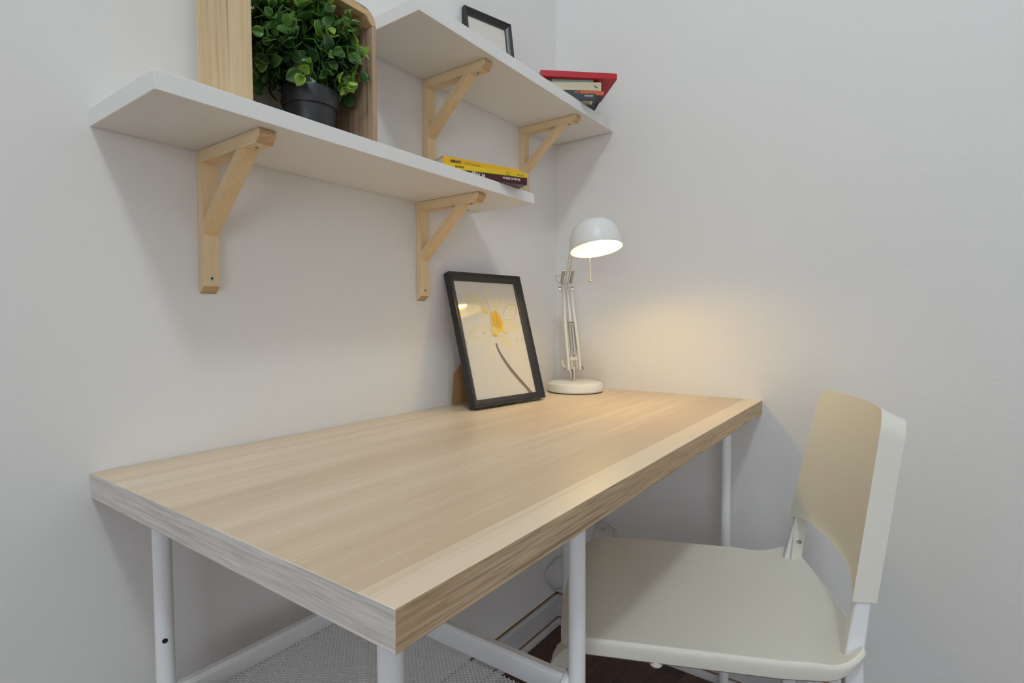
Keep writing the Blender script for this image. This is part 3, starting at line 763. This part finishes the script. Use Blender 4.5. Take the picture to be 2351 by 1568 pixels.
# ------------------------------------------------------------------ chair
ca = radians(-67); bk = Vector((cos(ca), sin(ca), 0)); sv = Vector((-sin(ca), cos(ca), 0))
org = sv*-.648 + bk*.35
chair = thing('chair', 'off-white plastic chair with a curved backrest pulled up to the desk', 'chair', (org.x, org.y, FZ), (0, 0, math.atan2(sv.y, sv.x)))
SEATZ = TOP-.290
def seat():
    """moulded seat pan: rounded outline, dished top, turned-down rim, rear edge flaring up at the legs"""
    m = MB(); hw, yf, yr = .2035, .222, -.2125
    NU, NV = 30, 30
    def half(y):
        t = (y-yr)/(yf-yr)
        h = hw*(.985+.015*t)
        d = yf-y
        if d < .05: h -= .05-sqrt(max(0, .05**2-(.05-d)**2))
        d = y-yr
        if d < .045: h -= (.045-sqrt(max(0, .045**2-(.045-d)**2)))*.55
        if .045 <= d < .10: h -= .010*sin(pi*(d-.045)/.055)*.6
        return h
    def H(x, y):
        u = abs(x)/hw; d = y-yr
        z = -.009*(1-u**2.5)*min(1, max(0, (yf-y)/.10))
        if d < .055: z += (.026*u**2.2+.004)*(1-d/.055)**2
        e = yf-y
        if e < .05: z -= .016*(1-e/.05)**2
        return z
    ys = [yr+(yf-yr)*(.5-.5*cos(pi*j/NV)) for j in range(NV+1)]
    top = []
    for y in ys:
        h = half(y); bow = -.026*(1-(0)**2)
        row = []
        for i in range(NU+1):
            u = -cos(pi*i/NU); x = u*h
            by = y - (.026*(1-u*u))*max(0, 1-(y-yr)/.20)**1.5 + .010*(1-u*u)*max(0, 1-(yf-y)/.15)
            row.append(Vector((x, by, SEATZ+H(x, y))))
        top.append(row)
    V = m.grid(top)
    # outline ring
    ring = [V[0][i] for i in range(NU+1)] + [V[j][NU] for j in range(1, NV+1)] + [V[NV][i] for i in range(NU-1, -1, -1)] + [V[j][0] for j in range(NV-1, 0, -1)]
    cen = Vector((0, 0, 0)); prev = ring
    for out, dz in ((.0030, -.0012), (.0048, -.005), (.0052, -.011), (.0040, -.0275), (.0010, -.0280), (.0006, -.012)):
        cur = []
        for v in ring:
            d = Vector((v.co.x, v.co.y, 0)); n = d.normalized()
            rearness = max(0, min(1, (-v.co.y-.15)/.05))
            zz = dz*(1-.55*rearness) if dz < -.006 else dz
            cur.append(m.bm.verts.new((v.co.x+n.x*out, v.co.y+n.y*out, v.co.z+zz)))
        N = len(ring)
        for k in range(N): m.face([prev[k], prev[(k+1) % N], cur[(k+1) % N], cur[k]])
        prev = cur
    return m
so = obj('seat', seat(), PLASTIC, chair)
sb = so.modifiers.new('soft', 'SUBSURF'); sb.levels = 1; sb.render_levels = 1
def back():
    """curved backrest shell: concave front, flat flanks, rounded upper corners, slightly reclined and narrower at the top"""
    m = MB(); z0, z1 = TOP-.2085, TOP+.066
    NZ, NX = 28, 18
    def hw(z):
        t = (z-z0)/(z1-z0); h = .1705-.030*t
        d = z1-z; r = .030
        if d < r: h -= r-sqrt(max(0, r*r-(r-d)**2))
        return h
    def yfr(z): t = (z-z0)/(z1-z0); return -.2005-.037*t
    zs = [z0]+[z0+.022+(z1-z0-.022)*sin(pi/2*j/(NZ-1)) for j in range(NZ)]
    F, Bk = [], []
    for z in zs:
        h = hw(z); f_, b_ = [], []
        th = .0335
        for i in range(NX+1):
            u = -1+2*i/NX; x = u*h
            c = .030*(1-(x/.17)**2)
            low = .0
            f_.append(Vector((x, yfr(z)-c, z + (.017*(1-abs(u)**8) if z == z0 else 0))))
            b_.append(Vector((x*.985, yfr(z)-c-th+.012*(1-u*u), z-.0165*((z-z0)/(z1-z0))**3)))
        F.append(f_); Bk.append(b_)
    VF, VB = m.grid(F), m.grid(Bk)
    for j in range(NZ):
        m.face([VF[j][0], VF[j+1][0], VB[j+1][0], VB[j][0]]); m.face([VF[j][NX], VB[j][NX], VB[j+1][NX], VF[j+1][NX]])
    for i in range(NX):
        m.face([VF[0][i], VB[0][i], VB[0][i+1], VF[0][i+1]]); m.face([VF[NZ][i], VF[NZ][i+1], VB[NZ][i+1], VB[NZ][i]])
    return m
obj('backrest', back(), PLASTIC, chair, bevel=.0035, seg=3)
STEEL2 = STEEL
def rear_leg(sg):
    m = MB(); pts = []
    # flat-section leg: rises from the floor, past the seat and up inside the backrest flank
    rows = []
    for z, x, yf_, yr_ in ((0, .228, -.205, -.230), (TOP-.33, .1815, -.190, -.2150), (TOP-.29, .1765, -.190, -.2155), (TOP-.20, .1655, -.2085, -.2290), (TOP-.15, .1590, -.2190, -.236)):
        w = .019 if z < TOP-.25 else .013
        rows.append([Vector((sg*x, yf_, z)), Vector((sg*x, yr_, z)), Vector((sg*(x-w), yr_, z)), Vector((sg*(x-w), yf_, z))])
    V = m.grid(rows, closed_u=True); m.face(V[0]); m.face(V[-1][::-1])
    o = obj('leg', m, STEEL2, chair, bevel=.003, seg=3)
    # web that ties seat and leg together, with its screw
    m = MB(); rows = []
    x = .172
    m.prism([(-.2000, TOP-.300), (-.2080, TOP-.195), (-.2295, TOP-.195), (-.2285, TOP-.22), (-.2180, TOP-.300)], 'x', sg*(x-.022), sg*(x-.017))
    w_ = obj('leg_web', m, PLASTIC, o, bevel=.001)
    M = Matrix.Translation((sg*(x-.022), -.2150, TOP-.247)) @ Vector((-sg, 0, 0)).to_track_quat('Z', 'Y').to_matrix().to_4x4()
    m = MB(); m.lathe([(.0052, 0), (.005, .001), (.0038, .0014), (.003, .0004), (0, .0004)], 20, 0, M)
    obj('screw', m, CHROME, w_)
    return o
def front_leg(sg):
    m = MB(); rows = []
    for z, x, y in ((0, .215, .262), (TOP-.340, .1945, .2215), (TOP-.326, .190, .210)):
        w = .019; d = .0105
        rows.append([Vector((sg*x, y+d, z)), Vector((sg*x, y-d, z)), Vector((sg*(x-w), y-d, z)), Vector((sg*(x-w), y+d, z))])
    V = m.grid(rows, closed_u=True); m.face(V[0]); m.face(V[-1][::-1])
    o = obj('leg', m, STEEL2, chair, bevel=.003, seg=3)
    # moulded sleeve under the seat corner
    m = MB(); rows = []
    for z, x0, x1, y0, y1 in ((TOP-.3465, .1705, .1995, .2055, .2365), (TOP-.3455, .1690, .2010, .2040, .2380), (TOP-.331, .166, .2030, .192, .2310), (TOP-.3160, .160, .1990, .176, .2150)):
        rows.append([Vector((sg*x1, y1, z)), Vector((sg*x1, y0, z)), Vector((sg*x0, y0, z)), Vector((sg*x0, y1, z))])
    V = m.grid(rows, closed_u=True); m.face(V[0]); m.face(V[-1][::-1])
    obj('sleeve', m, PLASTIC, o, bevel=.004, seg=3)
    return o
for sg in (-1, 1): rear_leg(sg); front_leg(sg)
for x, y in ((-.196, .075), (.196, .075)):
    m = MB(); m.lathe([(0, 0), (.0085, .0), (.010, .002), (.010, .014), (0, .014)], 24, 0, Matrix.Translation((x, y, SEATZ-.0345))); obj('stacking_bumper', m, PLASTIC, chair)

# ------------------------------------------------------------------ lights
def light(name, kind, loc, energy, col, **k):
    d = bpy.data.lights.new(name, kind); d.energy = energy; d.color = col
    for a, v in k.items(): setattr(d, a, v)
    o = bpy.data.objects.new(name, d); COL.objects.link(o); o.location = loc; return o
LP = (-1.88, -1.38, CZ-.16)
light('ceiling_lamp_light', 'POINT', LP, 48.5, (.845, .962, 1.), shadow_soft_size=.13)
w = light('window_daylight', 'AREA', (RX-.03, (WY0+WY1)/2, (WZ0+WZ1)/2), 30, (.92, .935, 1.), shape='RECTANGLE', size=1.9, size_y=2.1)
w.rotation_euler = (0, radians(-90), 0)
wd = bpy.data.worlds.new('World'); scene.world = wd; wd.use_nodes = True
bg = wd.node_tree.nodes['Background']; bg.inputs[0].default_value = (.75, .85, 1, 1); bg.inputs[1].default_value = 1.0

# ------------------------------------------------------------------ lift everything from desk-top height to floor height
for o in COL.objects:
    if o.parent is None: o.location.z += TOP

# ------------------------------------------------------------------ camera
yaw, pitch, roll = radians(35.8536), radians(-2.30998), radians(-.278)
F = Vector((cos(pitch)*cos(yaw), cos(pitch)*sin(yaw), sin(pitch))); Rt = Vector((sin(yaw), -cos(yaw), 0)); U = Rt.cross(F)
r = Rt*cos(roll)+U*sin(roll); u = -Rt*sin(roll)+U*cos(roll)
cd_ = bpy.data.cameras.new('camera'); cam = bpy.data.objects.new('camera', cd_); COL.objects.link(cam)
cam.matrix_world = Matrix(((r.x, u.x, -F.x, -1.4567), (r.y, u.y, -F.y, -.8837), (r.z, u.z, -F.z, .2032+TOP), (0, 0, 0, 1)))
cd_.sensor_width = 36; cd_.lens = 1256.13/2351*36; cd_.clip_start = .02
scene.camera = cam
vs = scene.view_settings; vs.view_transform = 'Standard'; vs.look = 'None'; vs.gamma = 1; vs.use_curve_mapping = False; vs.exposure = 0.0
scene.cycles.use_denoising = True
scene.cycles.max_bounces = 10; scene.cycles.diffuse_bounces = 6; scene.cycles.sample_clamp_indirect = 6
